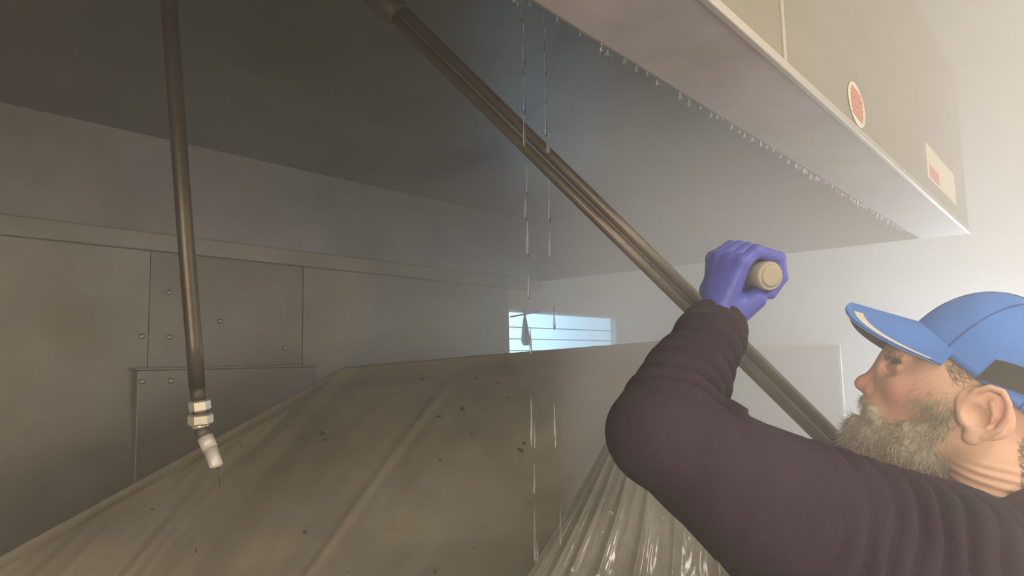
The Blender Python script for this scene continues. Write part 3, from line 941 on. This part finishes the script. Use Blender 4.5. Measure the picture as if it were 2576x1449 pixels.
# dark strap of the goggles band round the cap behind the ear
V, F = [], []
for i in range(41):
    phi = math.radians(88 + 184 * i / 40)
    lift = 0.036 * math.sin(math.pi * i / 40) ** 0.8
    for (th, k) in ((0.02, 1.012), (0.02, 1.028), (0.28, 1.03), (0.28, 1.012)):
        V.append(hw(dome(phi, th, k) + CAPU * (lift - 0.004)))
for i in range(40):
    for k in range(4):
        k2 = (k + 1) % 4; F.append((i * 4 + k, i * 4 + 4 + k, i * 4 + 4 + k2, i * 4 + k2))
F.append((0, 1, 2, 3)); F.append((163, 162, 161, 160))
obj('strap', V, F, 'strap_dark', cap)

# ---- arms, shirt
SL, EL, WL = W(2370, 1455, 0.86), W(1640, 1085, 0.82), W(1792, 838, 1.0)
NBW = hw(NB)
SR = NBW + np.array([-0.03, 0.19, -0.085])
GR = LB + ld_ * 0.07                                     # right grip on the lance
ER = np.array([-0.16, 1.50, 1.17]); 
fr_dir = (GR - ER) / np.linalg.norm(GR - ER)
WRr = GR - fr_dir * 0.085
PEL = np.array([H0[0] + 0.12, H0[1], 0.95])
CH = NBW * 0.62 + PEL * 0.38


def shirt_sdf(P):
    d = ellip(P, CH + np.array([0.03, 0, 0.02]), (0.125, 0.18, 0.23))
    d = smin(d, capsule(P, NBW + np.array([0.06, 0, -0.185]), PEL + np.array([0, 0, 0.02]), 0.125, 0.15), 0.08)
    d = smin(d, capsule(P, NBW + np.array([0.05, -0.085, -0.125]), SL, 0.066, 0.098), 0.04)
    d = smin(d, capsule(P, NBW + np.array([0.04, 0.07, -0.105]), SR, 0.065, 0.070), 0.04)
    d = smin(d, capsule(P, NBW + np.array([0.03, 0, -0.12]), NBW + np.array([0.015, 0, -0.075]), 0.090, 0.082), 0.02)
    # left sleeve
    d = smin(d, capsule(P, SL, EL + (SL - EL) * 0.05, 0.106, 0.055), 0.03)
    d = smin(d, capsule(P, W(2230, 1560, 0.84), EL + (SL - EL) * 0.06, 0.110, 0.050), 0.03)
    fl = (WL - EL)
    e = smin(capsule(P, EL, EL + fl * 0.55, 0.053, 0.046), capsule(P, EL + fl * 0.5, WL + fl * 0.03, 0.045, 0.037), 0.02)
    cu = capsule(P, EL + fl * 0.86, WL + fl * 0.12, 0.040, 0.0415)
    e = smin(e, cu, 0.008)
    n = fl / np.linalg.norm(fl)
    e = smax(e, (P - (WL + fl * 0.10)) @ n.astype(np.float32), 0.006)
    d = smin(d, e, 0.018)
    # right sleeve
    d = smin(d, capsule(P, SR, ER, 0.072, 0.055), 0.03)
    e = capsule(P, ER, WRr, 0.053, 0.040)
    e = smax(e, (P - WRr) @ fr_dir.astype(np.float32), 0.006)
    d = smin(d, e, 0.025)
    # neck opening and bottom hem
    d = smax(d, -capsule(P, hw(hp(2450, 1060)), NBW + np.array([0.0, 0, -0.05]), 0.068, 0.074), 0.006)
    d = smax(d, 0.86 - P[:, 2], 0.01)
    return d


def shirt_post(v, f):
    n = vnormals(v, f)
    disp = np.zeros(len(v))
    for (a, b, freq, amp, t0, t1, rad, skew) in ((EL, WL, 7.0, 0.0135, 0.06, 1.15, 0.09, 0.9), (SL, EL, 13.0, 0.0085, -0.45, 0.60, 0.16, 1.3),
                                                 (SL, EL, 6.0, 0.0042, 0.66, 0.98, 0.11, 2.0)):
        ab = b - a; L = np.linalg.norm(ab); x, y, dd = frame_of(ab)
        q = v - a; t = q @ dd / L; rr = np.hypot(q @ x, q @ y); ph = np.arctan2(q @ y, q @ x)
        m = (t > t0) & (t < t1) & (rr < rad)
        idx = np.where(m)[0]
        nz = vnoise(v[idx], 14.0); nz2 = vnoise(v[idx] + 5.0, 9.0)
        s = np.sin(np.pi * (t[idx] * freq) + skew * np.cos(ph[idx] + 0.6) + 1.5 * nz)
        s = 1.6 * np.abs(s) ** 0.55 - 1.0
        w = np.clip((t[idx] - t0) / 0.15, 0, 1) * np.clip((t1 - t[idx]) / 0.15, 0, 1)
        disp[idx] += amp * s * w * np.clip(0.75 + 0.9 * nz2, 0.3, 1.3)
    tor = np.where(v[:, 2] < 1.42)[0]
    disp[tor] += 0.004 * vnoise(v[tor], 8.0)
    return v + n * disp[:, None]


allp = np.array([SL, EL, WL, SR, ER, WRr, NBW, PEL])
lo = allp.min(0) - 0.16; hi = allp.max(0) + 0.16; lo[2] = 0.84; hi[0] = max(hi[0], PEL[0] + 0.2)
sdf_obj('shirt', shirt_sdf, lo, hi, 0.0044, 'shirt', person, shirt_post)


# ---- gloved hands
def hand(name, wrist, fore, centre, axis, upd, sgn):
    """fist round a bar: axis runs from little finger side out of the fist; upd points to the knuckles"""
    e = axis / np.linalg.norm(axis)
    g2 = upd - e * (upd @ e); g2 /= np.linalg.norm(g2)
    g1 = np.cross(g2, e) * sgn
    def pt(a, b, s): return centre + g1 * a + g2 * b - e * s
    fing = []
    for i, (s, k) in enumerate(((0.000, 0.84), (0.0205, 0.97), (0.0415, 1.05), (0.063, 1.0))):
        r = 0.0088 * (0.92 + 0.08 * k)
        fing.append(([pt(-0.045 * k, 0.012, s), pt(-0.020, 0.033 * (0.6 + 0.4 * k), s), pt(0.018, 0.027, s), pt(0.0285, 0.001, s), pt(0.016, -0.024, s)], (r * 1.15, r * 1.1, r * 1.04, r, r * 0.92)))
    pads = [(wrist, pt(-0.002, -0.034, 0.006), 0.022, 0.0155), (wrist, pt(-0.012, -0.034, 0.045), 0.022, 0.016)]
    th = [pt(-0.045, -0.035, 0.055), pt(-0.012, -0.036, 0.082), pt(0.024, -0.022, 0.080), pt(0.036, 0.002, 0.070)]

    def fn(P):
        d = capsule(P, wrist - fore * 0.06, wrist, 0.0285, 0.0275)
        for (c, r) in fing:
            d = smin(d, capsule(P, wrist, c[0], 0.017, r[0] * 1.12), 0.016)
        for a, b, ra, rb in pads: d = smin(d, capsule(P, a, b, ra, rb), 0.014)
        t = None
        for a, b, ra, rb in zip(th[:-1], th[1:], (0.016, 0.012, 0.0105), (0.012, 0.0105, 0.009)):
            q = capsule(P, a, b, ra, rb); t = q if t is None else smin(t, q, 0.004)
        d = smin(d, t, 0.010)
        ff = None
        for (c, r) in fing:
            q = None
            for j in range(4):
                x = capsule(P, c[j], c[j + 1], r[j], r[j + 1]); q = x if q is None else smin(q, x, 0.003)
            ff = q if ff is None else smin(ff, q, 0.0022)
        return smin(d, ff, 0.004)
    pts = np.array([c for f_ in fing for c in f_[0]] + th + [wrist, wrist - fore * 0.09])
    lo, hi = pts.min(0) - 0.035, pts.max(0) + 0.035
    return sdf_obj(name, fn, lo, hi, 0.0019, 'glove', person)


CE = W(1940, 695, 0.985)                                   # pale butt of the handle
rr_ = ray(1940, 695); rr_ /= np.linalg.norm(rr_)
ax_ = -rr_ * 0.84 + RGT * 0.52 - UPV * 0.08; ax_ /= np.linalg.norm(ax_)
fl_ = (WL - EL) / np.linalg.norm(WL - EL)
hand('glove', WL + fl_ * 0.012, fl_, CE - ax_ * 0.015, ax_, UPV * 1.0 + RGT * 0.15, 1)
hand('glove', WRr + fr_dir * 0.004, fr_dir, GR - ld_ * -0.035, ld_, np.array([-0.6, -0.4, 0.5]), -1)
scr = empty('hand_tool', tuple(CE)); tag(scr, 'hand tool with pale round handle end gripped in the raised blue glove', 'tool')
tube('handle', [CE, CE - ax_ * 0.004, CE - ax_ * 0.02, CE - ax_ * 0.098, CE - ax_ * 0.102], [0.0185, 0.0205, 0.0195, 0.0165, 0.012], 'handle_cream', scr, 24)
tube('butt_cap', [CE + ax_ * 0.003, CE + ax_ * 0.0015, CE - ax_ * 0.002], [0.012, 0.0150, 0.0165], 'handle_cream', scr, 24)
tube('ferrule', [CE - ax_ * 0.10, CE - ax_ * 0.112], [0.010, 0.008], 'chrome', scr, 14)
bl = CE - ax_ * 0.110; sx, sy, _ = frame_of(ax_)
V = [bl + sx * a + sy * t - ax_ * l for (a, l) in ((-0.012, 0), (0.012, 0), (0.016, 0.016), (-0.016, 0.016)) for t in (-0.0008, 0.0008)]
obj('blade', V, [(0, 2, 4, 6), (1, 7, 5, 3), (0, 1, 3, 2), (2, 3, 5, 4), (4, 5, 7, 6), (6, 7, 1, 0)], 'chrome', scr)

# ---- trousers and boots, so that he stands on the floor
hipL, hipR = PEL + np.array([0, -0.09, -0.06]), PEL + np.array([0, 0.09, -0.06])
anL, anR = np.array([PEL[0] + 0.10, PEL[1] - 0.15, 0.12]), np.array([PEL[0] - 0.02, PEL[1] + 0.16, 0.12])


def trouser_sdf(P):
    d = capsule(P, hipL + [0, 0, 0.03], hipR + [0, 0, 0.03], 0.125, 0.125)
    for h_, a in ((hipL, anL), (hipR, anR)):
        kn = (h_ + a) / 2 + np.array([-0.03, 0, 0])
        d = smin(d, capsule(P, h_, kn, 0.095, 0.07), 0.03); d = smin(d, capsule(P, kn, a, 0.07, 0.058), 0.02)
    return smax(smax(d, P[:, 2] - 0.96, 0.01), 0.10 - P[:, 2], 0.005)


lo = np.array([PEL[0] - 0.2, PEL[1] - 0.3, 0.08]); hi = np.array([PEL[0] + 0.25, PEL[1] + 0.32, 0.99])
sdf_obj('trousers', trouser_sdf, lo, hi, 0.012, 'trousers', person)
for a in (anL, anR):
    def boot_sdf(P, a=a):
        d = capsule(P, a + [0, 0, 0.02], a + [-0.0, 0, -0.05], 0.052, 0.05)
        d = smin(d, capsule(P, a + [0.02, 0, -0.075], a + [-0.17, 0, -0.08], 0.045, 0.042), 0.03)
        return smax(d, 0.001 - P[:, 2], 0.004)
    sdf_obj('boot', boot_sdf, a - [0.26, 0.09, 0.13], a + [0.11, 0.09, 0.10], 0.008, 'boot', person)

# ------------------------------------------------------------------ steam filling the kitchen
m = bpy.data.materials.new('steam'); m.use_nodes = True
nt = m.node_tree; nt.nodes.remove(nt.nodes['Principled BSDF'])
vs = nt.nodes.new('ShaderNodeVolumeScatter')
vs.inputs['Color'].default_value = (0.995, 0.99, 0.98, 1); vs.inputs['Density'].default_value = HAZE_DENSITY
vs.inputs['Anisotropy'].default_value = 0.1
nt.links.new(vs.outputs[0], nt.nodes['Material Output'].inputs['Volume'])
MATS['steam'] = m
m2 = m.copy(); m2.name = 'dense_steam'; MATS['dense_steam'] = m2
m2.node_tree.nodes['Volume Scatter'].inputs['Density'].default_value = CLOUD_DENSITY
# the thicker cloud stands off to the right, its flank slanting away from the viewpoint
cv = [(-0.50, 0.88), (1.0, 0.975), (1.0, 4.19), (-2.05, 4.19), (-2.05, 1.33), (-1.976, 1.658), (-1.82, 1.80), (-1.46, 1.74), (-1.04, 1.43), (-0.64, 0.99)]
flank = [(x - 0.001, y - 0.001) for x, y in [cv[1], cv[0]] + cv[:4:-1] + [cv[4]]]
base = [(-2.10, -0.9), (1.0, -0.9)] + flank + [(-2.10, 1.32)]


def steam_prism(name, poly, m, label):
    nc = len(poly)
    V = [(x, y, z) for z in (0.25, ZC - 0.12) for x, y in poly]
    F = [tuple(range(nc - 1, -1, -1)), tuple(range(nc, 2 * nc))] + [(k, (k + 1) % nc, nc + (k + 1) % nc, nc + k) for k in range(nc)]
    tag(obj(name, V, F, m), label, 'steam', kind='stuff')


steam_prism('steam', base, 'steam', 'thin steam hanging under the near part of the hood')
steam_prism('steam_cloud', cv, 'dense_steam', 'thick bright steam cloud round the man and the end wall')
